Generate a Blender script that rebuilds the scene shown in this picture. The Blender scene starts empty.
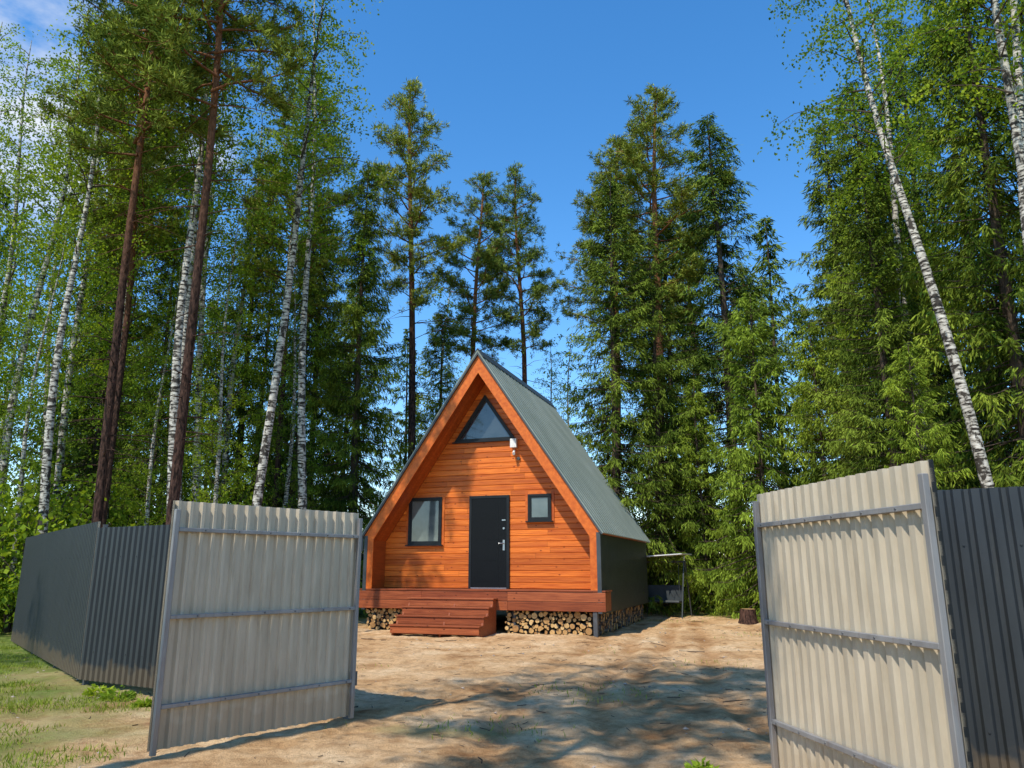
import bpy, math, random
import numpy as np
from mathutils import Vector, noise as mnoise

scene = bpy.context.scene
scene.view_settings.view_transform = 'Standard'
scene.view_settings.look = 'None'
scene.view_settings.exposure = 0
scene.view_settings.gamma = 1
random.seed(5)
COL = scene.collection

# ------------------------------------------------------------ materials
def new_mat(name):
    m = bpy.data.materials.new(name); m.use_nodes = True
    nt = m.node_tree
    return m, nt, nt.nodes['Principled BSDF']

def N(nt, t, **kw):
    n = nt.nodes.new(t)
    for k, v in kw.items(): setattr(n, k, v)
    return n

def rgba(c): return (c[0], c[1], c[2], 1)

def ramp(nt, stops):
    r = N(nt, 'ShaderNodeValToRGB')
    e = r.color_ramp.elements
    e[0].position = stops[0][0]; e[0].color = rgba(stops[0][1])
    e[1].position = stops[-1][0]; e[1].color = rgba(stops[-1][1])
    for p, c in stops[1:-1]:
        x = e.new(p); x.color = rgba(c)
    return r

def coords(nt, scale=(1, 1, 1), out='Object'):
    tc = N(nt, 'ShaderNodeTexCoord'); mp = N(nt, 'ShaderNodeMapping')
    mp.inputs['Scale'].default_value = scale
    nt.links.new(tc.outputs[out], mp.inputs['Vector'])
    return mp.outputs['Vector']

def noise(nt, vec, scale, detail=4, rough=0.55):
    n = N(nt, 'ShaderNodeTexNoise')
    n.inputs['Scale'].default_value = scale
    n.inputs['Detail'].default_value = detail
    n.inputs['Roughness'].default_value = rough
    nt.links.new(vec, n.inputs['Vector'])
    return n

def mixc(nt, fac, a, b, mode='MIX'):
    m = N(nt, 'ShaderNodeMix'); m.data_type = 'RGBA'; m.blend_type = mode
    for sock, val in ((m.inputs[0], fac), (m.inputs[6], a), (m.inputs[7], b)):
        if hasattr(val, 'is_linked'): nt.links.new(val, sock)
        elif isinstance(val, (int, float)): sock.default_value = val
        else: sock.default_value = rgba(val)
    return m.outputs[2]

def bump(nt, bsdf, h, strength=0.3, dist=0.02):
    b = N(nt, 'ShaderNodeBump')
    b.inputs['Strength'].default_value = strength
    b.inputs['Distance'].default_value = dist
    nt.links.new(h, b.inputs['Height'])
    nt.links.new(b.outputs['Normal'], bsdf.inputs['Normal'])

def simple(name, c1, c2, scale=3, rough=0.6, metal=0.0, stretch=(1, 1, 1), bmp=0.0, spec=0.5):
    m, nt, b = new_mat(name)
    v = coords(nt, stretch)
    n = noise(nt, v, scale, 5)
    r = ramp(nt, [(0.3, c1), (0.7, c2)])
    nt.links.new(n.outputs['Fac'], r.inputs['Fac'])
    nt.links.new(r.outputs['Color'], b.inputs['Base Color'])
    b.inputs['Roughness'].default_value = rough
    b.inputs['Metallic'].default_value = metal
    b.inputs['Specular IOR Level'].default_value = spec
    if bmp: bump(nt, b, n.outputs['Fac'], bmp)
    return m

def wood(name, dark, light, stretch=(0.6, 6, 14), rough=0.5, knots=True):
    m, nt, b = new_mat(name)
    at = N(nt, 'ShaderNodeAttribute', attribute_name='tint')
    v = coords(nt, stretch)
    off = N(nt, 'ShaderNodeVectorMath', operation='ADD')
    sc = N(nt, 'ShaderNodeMath', operation='MULTIPLY'); sc.inputs[1].default_value = 37.0
    nt.links.new(at.outputs['Fac'], sc.inputs[0])
    nt.links.new(v, off.inputs[0]); nt.links.new(sc.outputs[0], off.inputs[1])
    n = noise(nt, off.outputs[0], 3.0, 6, 0.6)
    r = ramp(nt, [(0.3, dark), (0.68, light)])
    nt.links.new(n.outputs['Fac'], r.inputs['Fac'])
    tr = ramp(nt, [(0.0, (0.70, 0.66, 0.62)), (0.5, (0.92, 0.92, 0.92)), (1.0, (1.12, 1.2, 1.2))])
    nt.links.new(at.outputs['Fac'], tr.inputs['Fac'])
    c = mixc(nt, 1.0, r.outputs['Color'], tr.outputs['Color'], 'MULTIPLY')
    if knots:
        v2 = coords(nt, (1.0, 1.0, 1.6))
        vo = N(nt, 'ShaderNodeTexVoronoi'); vo.inputs['Scale'].default_value = 4.0
        nt.links.new(v2, vo.inputs['Vector'])
        kr = ramp(nt, [(0.06, (1, 1, 1)), (0.14, (0, 0, 0))])
        nt.links.new(vo.outputs['Distance'], kr.inputs['Fac'])
        c = mixc(nt, kr.outputs['Color'], c, (dark[0]*0.4, dark[1]*0.35, dark[2]*0.3))
    nt.links.new(c, b.inputs['Base Color'])
    b.inputs['Roughness'].default_value = rough
    b.inputs['Specular IOR Level'].default_value = 0.35
    bump(nt, b, n.outputs['Fac'], 0.25, 0.004)
    return m

M_siding = wood('wood_siding', (0.46, 0.078, 0.007), (0.80, 0.205, 0.024))
M_fascia = wood('wood_fascia', (0.46, 0.078, 0.007), (0.68, 0.155, 0.018), stretch=(3, 3, 3), knots=False)
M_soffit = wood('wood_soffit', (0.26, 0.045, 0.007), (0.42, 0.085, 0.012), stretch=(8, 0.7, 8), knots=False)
M_deck = wood('wood_deck', (0.19, 0.040, 0.013), (0.39, 0.10, 0.032), stretch=(0.6, 8, 10))
M_gap = simple('dark_gap', (0.03, 0.010, 0.004), (0.05, 0.015, 0.006), rough=0.9)
M_roof = simple('roof_metal', (0.17, 0.205, 0.175), (0.25, 0.285, 0.25), scale=1.2, rough=0.5, stretch=(1, 1, 0.3), spec=0.4)
M_trim = simple('dark_trim', (0.035, 0.042, 0.045), (0.055, 0.062, 0.066), rough=0.45)
M_sidewall = simple('side_metal', (0.016, 0.022, 0.018), (0.03, 0.038, 0.032), rough=0.4)
M_door = simple('door_paint', (0.004, 0.005, 0.0055), (0.007, 0.008, 0.009), scale=25, rough=0.5, bmp=0.05, spec=0.15)
M_frame = simple('window_frame', (0.008, 0.010, 0.011), (0.015, 0.017, 0.019), rough=0.45, spec=0.25)
M_white = simple('white_plastic', (0.65, 0.65, 0.63), (0.8, 0.8, 0.78), rough=0.4)
M_steel = simple('steel', (0.35, 0.35, 0.35), (0.5, 0.5, 0.5), rough=0.3, metal=0.9)

def glass_mat(name, c1, c2, spec=0.8):
    m, nt, b = new_mat(name)
    n = noise(nt, coords(nt, (1, 1, 1)), 1.6, 3)
    r = ramp(nt, [(0.35, c1), (0.65, c2)])
    nt.links.new(n.outputs['Fac'], r.inputs['Fac'])
    nt.links.new(r.outputs['Color'], b.inputs['Base Color'])
    b.inputs['Roughness'].default_value = 0.04
    b.inputs['Specular IOR Level'].default_value = spec
    b.inputs['Coat Weight'].default_value = 0.3
    b.inputs['Coat Roughness'].default_value = 0.02
    return m
M_glass = glass_mat('window_glass', (0.015, 0.022, 0.026), (0.04, 0.05, 0.055))
M_blind = glass_mat('window_glass_blind', (0.055, 0.075, 0.078), (0.12, 0.145, 0.14), 0.6)

def sheet_mat(name, c1, c2, stain, rough, metal, spec=0.5):
    m, nt, b = new_mat(name)
    n = noise(nt, coords(nt, (3, 3, 0.7)), 1.7, 6, 0.65)
    r = ramp(nt, [(0.3, c1), (0.7, c2)])
    nt.links.new(n.outputs['Fac'], r.inputs['Fac'])
    n2 = noise(nt, coords(nt, (9, 9, 0.8)), 2.2, 5, 0.7)
    r2 = ramp(nt, [(0.56, (0, 0, 0)), (0.76, (0.6, 0.6, 0.6))])
    nt.links.new(n2.outputs['Fac'], r2.inputs['Fac'])
    c = mixc(nt, r2.outputs['Color'], r.outputs['Color'], stain)
    tc = N(nt, 'ShaderNodeTexCoord'); sp = N(nt, 'ShaderNodeSeparateXYZ')
    nt.links.new(tc.outputs['Object'], sp.inputs[0])
    n3 = noise(nt, coords(nt, (1, 1, 1)), 5, 4)
    ad = N(nt, 'ShaderNodeMath', operation='MULTIPLY_ADD')
    ad.inputs[1].default_value = -0.5
    nt.links.new(n3.outputs['Fac'], ad.inputs[0]); nt.links.new(sp.outputs['Z'], ad.inputs[2])
    r3 = ramp(nt, [(-0.0, (0.5, 0.5, 0.5)), (0.10, (0, 0, 0))])
    nt.links.new(ad.outputs[0], r3.inputs['Fac'])
    c = mixc(nt, r3.outputs['Color'], c, (c1[0]*.5+.15, c1[1]*.5+.10, c1[2]*.5+.05))
    nt.links.new(c, b.inputs['Base Color'])
    b.inputs['Roughness'].default_value = rough
    b.inputs['Metallic'].default_value = metal
    b.inputs['Specular IOR Level'].default_value = spec
    bump(nt, b, n2.outputs['Fac'], 0.08, 0.01)
    return m
M_galv = sheet_mat('galvanized_sheet', (0.39, 0.325, 0.235), (0.53, 0.45, 0.335), (0.28, 0.21, 0.135), 0.45, 0.1, 0.4)
M_gray = sheet_mat('painted_sheet', (0.026, 0.030, 0.033), (0.038, 0.043, 0.047), (0.06, 0.06, 0.055), 0.45, 0.0, 0.3)
M_tube = sheet_mat('gate_tube', (0.19, 0.18, 0.175), (0.30, 0.285, 0.27), (0.15, 0.075, 0.04), 0.5, 0.2)
M_post = simple('gate_post_paint', (0.05, 0.055, 0.06), (0.09, 0.09, 0.09), scale=8, rough=0.5)

def leaf_mat(name, dark, light, trans=0.35, tcol=None):
    m, nt, b = new_mat(name)
    nt.nodes.remove(b)
    out = nt.nodes['Material Output']
    at = N(nt, 'ShaderNodeAttribute', attribute_name='tint')
    oi = N(nt, 'ShaderNodeObjectInfo')
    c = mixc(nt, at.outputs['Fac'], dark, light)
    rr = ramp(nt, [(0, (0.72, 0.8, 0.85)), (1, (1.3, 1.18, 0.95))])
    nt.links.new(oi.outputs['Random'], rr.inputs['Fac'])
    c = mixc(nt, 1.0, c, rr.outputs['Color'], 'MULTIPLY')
    df = N(nt, 'ShaderNodeBsdfDiffuse'); nt.links.new(c, df.inputs['Color'])
    if trans > 0:
        tr = N(nt, 'ShaderNodeBsdfTranslucent')
        tc = mixc(nt, 1.0, c, tcol or (1.7, 1.6, 0.6), 'MULTIPLY')
        nt.links.new(tc, tr.inputs['Color'])
        ms = N(nt, 'ShaderNodeMixShader'); ms.inputs[0].default_value = trans
        nt.links.new(df.outputs[0], ms.inputs[1]); nt.links.new(tr.outputs[0], ms.inputs[2])
        nt.links.new(ms.outputs[0], out.inputs['Surface'])
    else:
        nt.links.new(df.outputs[0], out.inputs['Surface'])
    return m
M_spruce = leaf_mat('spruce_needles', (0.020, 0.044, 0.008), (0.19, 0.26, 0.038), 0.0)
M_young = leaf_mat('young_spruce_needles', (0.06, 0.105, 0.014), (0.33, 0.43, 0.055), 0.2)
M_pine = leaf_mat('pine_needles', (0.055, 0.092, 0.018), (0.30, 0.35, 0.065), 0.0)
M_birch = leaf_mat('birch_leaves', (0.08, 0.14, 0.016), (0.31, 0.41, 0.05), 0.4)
M_shrub = leaf_mat('shrub_leaves', (0.07, 0.13, 0.014), (0.30, 0.41, 0.05), 0.35)
M_grass = leaf_mat('grass_blades', (0.10, 0.16, 0.02), (0.30, 0.36, 0.07), 0.3)

def bark(name, stops, sc=(5, 5, 1.2), hgrad=None):
    m, nt, b = new_mat(name)
    n = noise(nt, coords(nt, sc), 3, 6, 0.65)
    r = ramp(nt, stops)
    nt.links.new(n.outputs['Fac'], r.inputs['Fac'])
    c = r.outputs['Color']
    if hgrad:
        tc = N(nt, 'ShaderNodeTexCoord'); sp = N(nt, 'ShaderNodeSeparateXYZ')
        nt.links.new(tc.outputs['Object'], sp.inputs[0])
        mr = N(nt, 'ShaderNodeMapRange')
        mr.inputs[1].default_value = hgrad[0]; mr.inputs[2].default_value = hgrad[1]
        nt.links.new(sp.outputs['Z'], mr.inputs[0])
        c2 = mixc(nt, n.outputs['Fac'], hgrad[2], hgrad[3])
        c = mixc(nt, mr.outputs[0], c, c2)
    nt.links.new(c, b.inputs['Base Color'])
    b.inputs['Roughness'].default_value = 0.9
    b.inputs['Specular IOR Level'].default_value = 0.1
    bump(nt, b, n.outputs['Fac'], 0.8, 0.05)
    return m
M_bark_s = bark('spruce_bark', [(0.3, (0.05, 0.035, 0.025)), (0.7, (0.13, 0.095, 0.07))])
M_bark_p = bark('pine_bark', [(0.40, (0.018, 0.011, 0.009)), (0.62, (0.11, 0.058, 0.042))], sc=(7, 7, 2), hgrad=(8, 16, (0.12, 0.04, 0.018), (0.42, 0.18, 0.08)))
def birch_bark():
    m, nt, b = new_mat('birch_bark')
    n = noise(nt, coords(nt, (2.2, 2.2, 9)), 2.2, 4, 0.6)
    r = ramp(nt, [(0.42, (0.03, 0.025, 0.02)), (0.50, (0.42, 0.38, 0.32)), (0.7, (0.74, 0.70, 0.62))])
    nt.links.new(n.outputs['Fac'], r.inputs['Fac'])
    n2 = noise(nt, coords(nt, (3, 3, 2.0)), 2.0, 5, 0.6)
    tc = N(nt, 'ShaderNodeTexCoord'); sp = N(nt, 'ShaderNodeSeparateXYZ')
    nt.links.new(tc.outputs['Object'], sp.inputs[0])
    mr = N(nt, 'ShaderNodeMapRange')
    mr.inputs[1].default_value = 0.0; mr.inputs[2].default_value = 6.0
    mr.inputs[3].default_value = 0.18; mr.inputs[4].default_value = 0.0
    nt.links.new(sp.outputs['Z'], mr.inputs[0])
    ad = N(nt, 'ShaderNodeMath', operation='ADD')
    nt.links.new(n2.outputs['Fac'], ad.inputs[0]); nt.links.new(mr.outputs[0], ad.inputs[1])
    r2 = ramp(nt, [(0.55, (0, 0, 0)), (0.62, (1, 1, 1))])
    nt.links.new(ad.outputs[0], r2.inputs['Fac'])
    c = mixc(nt, r2.outputs['Color'], r.outputs['Color'], (0.05, 0.042, 0.034))
    nt.links.new(c, b.inputs['Base Color'])
    b.inputs['Roughness'].default_value = 0.8
    b.inputs['Specular IOR Level'].default_value = 0.15
    return m
M_bark_b = birch_bark()
M_twig = simple('birch_twig', (0.06, 0.045, 0.035), (0.12, 0.09, 0.07), rough=0.9, spec=0.1)

# ------------------------------------------------------------ mesh builder
class MB:
    def __init__(s): s.v = []; s.f = []; s.m = []; s.t = []; s.n = 0; s.sm = []
    def add(s, verts, faces, mat=0, tint=0.5, smooth=False):
        verts = np.asarray(verts, dtype=float).reshape(-1, 3)
        k = len(verts)
        s.v.append(verts)
        if isinstance(faces, np.ndarray):
            s.f.extend((faces + s.n).tolist()); c = len(faces)
        else:
            for f in faces: s.f.append([i + s.n for i in f])
            c = len(faces)
        s.m.extend([mat]*c); s.sm.extend([smooth]*c)
        if np.isscalar(tint): s.t.append(np.full(k, float(tint)))
        else: s.t.append(np.asarray(tint, float))
        s.n += k
    def box(s, x0, x1, y0, y1, z0, z1, mat=0, tint=None):
        if tint is None: tint = random.random()
        v = [(x0,y0,z0),(x1,y0,z0),(x1,y1,z0),(x0,y1,z0),(x0,y0,z1),(x1,y0,z1),(x1,y1,z1),(x0,y1,z1)]
        f = [(0,3,2,1),(4,5,6,7),(0,1,5,4),(1,2,6,5),(2,3,7,6),(3,0,4,7)]
        s.add(v, f, mat, tint)
    def prism(s, poly, y0, y1, mat=0, tint=None):
        if tint is None: tint = random.random()
        n = len(poly)
        v = [(p[0], y0, p[1]) for p in poly] + [(p[0], y1, p[1]) for p in poly]
        f = [tuple(range(n)), tuple(range(2*n-1, n-1, -1))]
        for i in range(n):
            j = (i+1) % n
            f.append((i, n+i, n+j, j))
        s.add(v, f, mat, tint)
    def tube(s, pts, rad, n=8, mat=0, tint=0.5, cap=False):
        pts = np.asarray(pts, float); k = len(pts)
        d = np.gradient(pts, axis=0); d /= np.linalg.norm(d, axis=1)[:, None] + 1e-9
        ref = np.array([0, 0, 1.0]) if abs(d[0][2]) < 0.8 else np.array([1.0, 0, 0])
        u = np.cross(d, ref); u /= np.linalg.norm(u, axis=1)[:, None] + 1e-9
        w = np.cross(d, u)
        a = np.linspace(0, 2*np.pi, n, endpoint=False)
        r = np.asarray(rad, float).reshape(-1, 1, 1)*np.ones((k, 1, 1))
        V = pts[:, None, :] + r*(np.cos(a)[None, :, None]*u[:, None, :] + np.sin(a)[None, :, None]*w[:, None, :])
        i = np.arange(k-1)[:, None]; j = np.arange(n)[None, :]; j2 = (j+1) % n
        F = np.stack([i*n+j, i*n+j2, (i+1)*n+j2, (i+1)*n+j], -1).reshape(-1, 4)
        F = F.tolist()
        s.add(V.reshape(-1, 3), F, mat, tint, smooth=True)
        if cap:
            s.add(V[0], [tuple(range(n))], mat, tint); s.add(V[-1], [tuple(range(n-1, -1, -1))], mat, tint)
    def kites(s, C, A, B, mat, tint):
        n = len(C)
        V = np.empty((n, 4, 3)); V[:, 0] = C; V[:, 1] = C + .45*A + B; V[:, 2] = C + A; V[:, 3] = C + .45*A - B
        F = np.arange(n*4).reshape(n, 4)
        s.add(V.reshape(-1, 3), F, mat, np.repeat(tint, 4))
    def mesh(s, name, mats):
        me = bpy.data.meshes.new(name)
        V = np.concatenate(s.v)
        me.from_pydata(V.tolist(), [], s.f)
        for m in mats: me.materials.append(m)
        me.polygons.foreach_set('material_index', s.m)
        me.polygons.foreach_set('use_smooth', s.sm)
        a = me.attributes.new('tint', 'FLOAT', 'POINT')
        a.data.foreach_set('value', np.concatenate(s.t).astype(np.float32))
        me.update()
        return me

def obj(name, me, parent=None, loc=(0, 0, 0), rz=0, sc=1):
    o = bpy.data.objects.new(name, me); COL.objects.link(o)
    o.location = loc; o.rotation_euler = (0, 0, rz)
    o.scale = (sc, sc, sc) if np.isscalar(sc) else sc
    if parent: o.parent = parent
    return o
def empty(name, loc=(0, 0, 0), rz=0):
    o = obj(name, None, None, loc, rz); o.empty_display_size = 0.3
    return o
def bevel(o, w=0.006):
    b = o.modifiers.new('bevel', 'BEVEL'); b.width = w; b.segments = 2; b.limit_method = 'ANGLE'
    return o

# ------------------------------------------------------------ ground height
def hgt(x, y):
    h = 0.035*mnoise.noise(Vector((x*0.55, y*0.55, 0.3)))
    h += 0.022*mnoise.noise(Vector((x*2.1, y*2.1, 4.3)))
    if y > 24: h += min((y-24)*0.02, 0.5)
    if x < -8: h += min((-8-x)*0.01, 0.3)
    return h

def yard(x, y): return ((x-2.2)/9.6)**2 + ((y-10)/18.5)**2
def patch(x, y): return mnoise.noise(Vector((x*0.45+7, y*0.8, 5)))
def rut(x, y):
    if y < 2 or y > 24: return 0.0
    best = 0.0
    for c0, k, ph in ((0.35, 0.0, 0.0), (1.1, 0.6, 2.0)):
        xc = c0 + 0.9*math.sin((y-5)*0.09+ph*0.3) + max(0, y-11)*0.22 + 0.12*mnoise.noise(Vector((y*0.5, ph, 1)))
        for o in (-0.78, 0.78):
            d = abs(x-xc-o)
            if d < 0.24: best = max(best, (1-(d/0.24)**2)*(0.75+0.8*mnoise.noise(Vector((x, y*0.7, ph)))))
    return max(0.0, min(1.0, best))

def ground():
    def axis(lo, hi, c0, c1, fine, k):
        a = list(np.arange(c0, c1, fine)); st = fine; x = a[0]; L = []
        while x > lo:
            st *= k; x -= st; L.append(x)
        L = L[::-1]; R = []; st = fine; x = a[-1]
        while x < hi:
            st *= k; x += st; R.append(x)
        return np.array(L + a + R)
    X = axis(-600, 600, -9, 10, 0.075, 1.10); Y = axis(-300, 900, 4, 22, 0.075, 1.10)
    nx, ny = len(X), len(Y)
    V = []; mask = []; ruts = []
    for y in Y:
        for x in X:
            fine = 0; rt = 0
            if abs(x) < 12 and 2 < y < 25:
                rt = rut(x, y)
                fp = mnoise.noise(Vector((x*3.3, y*3.3, 8.3)))
                fine = 0.024*mnoise.noise(Vector((x*5.5, y*5.5, 1.3))) - 0.045*rt*(1+0.25*math.sin(y*28)) + 0.045*max(0, fp-.15) - 0.035*max(0, -fp-.3)
            V.append((x, y, hgt(x, y)+fine))
            n = 0.5*mnoise.noise(Vector((x*0.35, y*0.35, 9))) + 0.3*mnoise.noise(Vector((x*1.3, y*1.3, 2)))
            m = (yard(x, y) + 0.5*n - 0.8)/0.5
            if x < -3.0:
                m = max(m, 0.8*min(1, (-3.0-x)/3.0)*(1 if y > 5 else 0.5) + 0.9*n - 0.08)
            m = max(m, 1.5*patch(x, y) - 0.5)
            mask.append(min(1, max(0, m))); ruts.append(rt)
    i = np.arange(ny-1)[:, None]; j = np.arange(nx-1)[None, :]
    F = np.stack([i*nx+j, i*nx+j+1, (i+1)*nx+j+1, (i+1)*nx+j], -1).reshape(-1, 4)
    me = bpy.data.meshes.new('ground')
    me.from_pydata(V, [], F.tolist())
    me.polygons.foreach_set('use_smooth', [True]*len(F))
    a = me.attributes.new('green', 'FLOAT', 'POINT'); a.data.foreach_set('value', mask)
    a = me.attributes.new('rut', 'FLOAT', 'POINT'); a.data.foreach_set('value', ruts)
    m, nt, b = new_mat('sandy_soil')
    v = coords(nt)
    n1 = noise(nt, v, 0.8, 8, 0.62); n2 = noise(nt, v, 7, 6, 0.7); n3 = noise(nt, v, 60, 4, 0.7)
    r1 = ramp(nt, [(0.34, (0.40, 0.22, 0.10)), (0.45, (0.66, 0.41, 0.205)), (0.56, (0.77, 0.52, 0.29)), (0.72, (0.86, 0.65, 0.41))])
    nt.links.new(n1.outputs['Fac'], r1.inputs['Fac'])
    r2 = ramp(nt, [(0.3, (0.62, 0.55, 0.48)), (0.55, (1, 1, 1)), (0.8, (1.08, 1.06, 1.03))])
    nt.links.new(n2.outputs['Fac'], r2.inputs['Fac'])
    c = mixc(nt, 0.9, r1.outputs['Color'], r2.outputs['Color'], 'MULTIPLY')
    r3 = ramp(nt, [(0.33, (0.55, 0.47, 0.38)), (0.5, (1, 1, 1))])
    nt.links.new(n3.outputs['Fac'], r3.inputs['Fac'])
    c = mixc(nt, 0.5, c, r3.outputs['Color'], 'MULTIPLY')
    ru = N(nt, 'ShaderNodeAttribute', attribute_name='rut')
    c = mixc(nt, ru.outputs['Fac'], c, mixc(nt, 1.0, c, (0.74, 0.65, 0.57), 'MULTIPLY'))
    n5 = noise(nt, coords(nt, (1, 1, 1)), 26, 3, 0.8)
    r5 = ramp(nt, [(0.61, (0, 0, 0)), (0.69, (0.75, 0.75, 0.75))])
    nt.links.new(n5.outputs['Fac'], r5.inputs['Fac'])
    c = mixc(nt, r5.outputs['Color'], c, (0.22, 0.12, 0.055))
    n6 = noise(nt, coords(nt, (1, 0.5, 1)), 1.7, 7, 0.75)
    r6 = ramp(nt, [(0.54, (0, 0, 0)), (0.68, (0.7, 0.7, 0.7))])
    nt.links.new(n6.outputs['Fac'], r6.inputs['Fac'])
    c = mixc(nt, r6.outputs['Color'], c, (0.33, 0.18, 0.085))
    at = N(nt, 'ShaderNodeAttribute', attribute_name='green')
    n4 = noise(nt, v, 3.5, 6, 0.7)
    g = ramp(nt, [(0.3, (0.08, 0.12, 0.02)), (0.55, (0.17, 0.22, 0.045)), (0.75, (0.36, 0.28, 0.13))])
    nt.links.new(n4.outputs['Fac'], g.inputs['Fac'])
    ma = N(nt, 'ShaderNodeMath', operation='MULTIPLY_ADD'); ma.inputs[1].default_value = 1.7; ma.inputs[2].default_value = -0.98
    nt.links.new(at.outputs['Fac'], ma.inputs[0])
    mb_ = N(nt, 'ShaderNodeMath', operation='ADD'); mb_.use_clamp = True
    nt.links.new(ma.outputs[0], mb_.inputs[0]); nt.links.new(n4.outputs['Fac'], mb_.inputs[1])
    c = mixc(nt, mb_.outputs[0], c, g.outputs['Color'])
    nt.links.new(c, b.inputs['Base Color'])
    b.inputs['Roughness'].default_value = 0.95
    b.inputs['Specular IOR Level'].default_value = 0.1
    hh = mixc(nt, 0.35, n2.outputs['Fac'], n3.outputs['Fac'])
    bump(nt, b, hh, 1.0, 0.08)
    me.materials.append(m); me.update()
    obj('ground', me)
ground()

# ------------------------------------------------------------ fence + gates
def corr(mb, L, z0, z1, mat, mat_back=None, pitch=0.118, depth=0.030, thick=0.002, y=0.0, x0=0.0, prof=((0, 0), (0.44, 0), (0.60, 1), (0.84, 1))):
    xs = []; ys = []; x = 0
    while x < L:
        for fx, fy in prof:
            xs.append(x0 + min(L, x + fx*pitch)); ys.append(y + fy*depth)
        x += pitch
    xs.append(x0 + L); ys.append(y)
    n = len(xs)
    for side, mm in ((0, mat), (1, mat_back if mat_back is not None else mat)):
        off = -thick if side == 0 else thick
        v = [(xs[i], ys[i]+off, z0) for i in range(n)] + [(xs[i], ys[i]+off, z1) for i in range(n)]
        f = [((i, i+1, n+i+1, n+i) if side == 0 else (i+1, i, n+i, n+i+1)) for i in range(n-1)]
        mb.add(v, f, mm)

def gate_leaf(name, hinge, free, flip):
    hx, hy = hinge; fx, fy = free
    L = math.hypot(fx-hx, fy-hy); rz = math.atan2(fy-hy, fx-hx)
    e = empty(name, (hx, hy, 0), rz)
    s = flip
    mb = MB(); corr(mb, L, 0.05, 2.16, 0, 1, y=-0.015)
    obj('sheet', mb.mesh('gate_sheet', [M_galv if s < 0 else M_gray, M_gray if s < 0 else M_galv]), e)
    mb = MB()
    def bar(x0, x1, z0, z1, d0=0.022, d1=0.062):
        ya, yb = sorted((s*d0, s*d1)); mb.box(x0, x1, ya, yb, z0, z1, 0, 0.5)
    bar(0.0, 0.045, 0.03, 2.10, 0.022, 0.064); bar(L-0.045, L, 0.02, 2.08, 0.022, 0.064)
    for z in (0.40, 1.14, 1.90): bar(0.047, L-0.047, z-0.018, z+0.018, 0.022, 0.060)
    obj('frame', mb.mesh('gate_frame', [M_tube]), e).modifiers.new('b', 'BEVEL').width = 0.004
    mb = MB()
    for z in (0.40, 1.14, 1.90):
        x = 0.12
        while x < L-0.05:
            y = s*0.060; mb.tube([(x, y, z), (x, y+s*0.006, z)], [0.009, 0.006], 6, 0, 0.5, True); x += 0.345
    for z in (0.35, 1.75): mb.tube([(-0.02, s*0.04, z), (-0.02, s*0.04, z+0.14)], [0.016, 0.016], 10, 0, .5, True)
    obj('bolts_and_hinges', mb.mesh('gate_hw', [M_post]), e)
    return e

HL = (-1.71, 8.63); HR = (2.07, 6.42)
gate_leaf('metal_gate_leaf', HL, (-3.08, 6.98), +1)
gate_leaf('metal_gate_leaf', HR, (2.39, 4.32), -1)

def fence(name, p0, p1, hb=0.08, ht=2.13):
    L = math.hypot(p1[0]-p0[0], p1[1]-p0[1]); rz = math.atan2(p1[1]-p0[1], p1[0]-p0[0])
    e = empty(name, (p0[0], p0[1], 0), rz)
    mb = MB(); corr(mb, L, hb, ht, 0, 1)
    obj('sheet', mb.mesh('fence_sheet', [M_gray, M_galv]), e)
    mb = MB()
    x = 0.0
    while x <= L+0.01:
        mb.box(x-0.03, x+0.03, 0.072, 0.132, -0.4, ht-0.04, 0, .5); x += max(1.0, L/round(L/2.4)) if L > 1.5 else 10
    for z in (0.45, 1.72): mb.box(0.0, L, 0.033, 0.070, z-0.02, z+0.02, 0, .5)
    obj('posts_and_rails', mb.mesh('fence_frame', [M_post]), e)
    mb = MB()
    for z in (0.45, 1.72):
        x = 0.26
        while x < L: mb.tube([(x, -0.002, z), (x, -0.010, z)], [0.009, 0.007], 6, 0, .5, True); x += 0.354
    obj('screws', mb.mesh('fence_screws', [M_gray]), e)
fence('metal_fence', (-5.95, 11.10), (HL[0]-0.10, HL[1]+0.06))
fence('metal_fence', (HR[0]+0.10, HR[1]-0.06), (HR[0]+0.863*7.5, HR[1]-0.505*7.5))
fence('metal_fence', (-10.6, 16.9), (-5.97, 11.12), 0.08, 2.22)
for hx, hy in (HL, HR):
    mb = MB(); mb.box(-0.04, 0.04, 0.0, 0.08, -0.4, 2.10, 0, .5)
    rz = math.atan2(-2.21, 3.78)
    d = -0.06 if hx < 0 else 0.06
    bevel(obj('gate_post', mb.mesh('gate_post', [M_post]), None, (hx+d*0.863, hy-d*0.505, 0), rz))

# ------------------------------------------------------------ cabin
PHI = math.radians(19)
CAB = empty('a_frame_cabin', (-0.91, 19.97, 0.0), -PHI)
D = 7.0; WY = 0.75; EX = 3.29; EZ = 2.45; AZ = 7.30; DK = 1.05
sl = math.hypot(EX, AZ-EZ); dx, dz = -EX/sl, (AZ-EZ)/sl; nx_, nz_ = dz, EX/sl
def slope_poly(o0, o1, ext=0.0, sgn=1):
    def apex(o): return (0.0, AZ + o/nz_)
    e0 = (EX + nx_*o0 - dx*ext, EZ + nz_*o0 - dz*ext); e1 = (EX + nx_*o1 - dx*ext, EZ + nz_*o1 - dz*ext)
    p = [e0, e1, apex(o1), apex(o0)]
    p = [(sgn*a, b) for a, b in p]
    return p if sgn > 0 else p[::-1]
TH = 0.30
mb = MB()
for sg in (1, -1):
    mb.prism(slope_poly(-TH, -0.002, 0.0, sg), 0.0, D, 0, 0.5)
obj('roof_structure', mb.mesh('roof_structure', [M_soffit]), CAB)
mb = MB()
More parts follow.
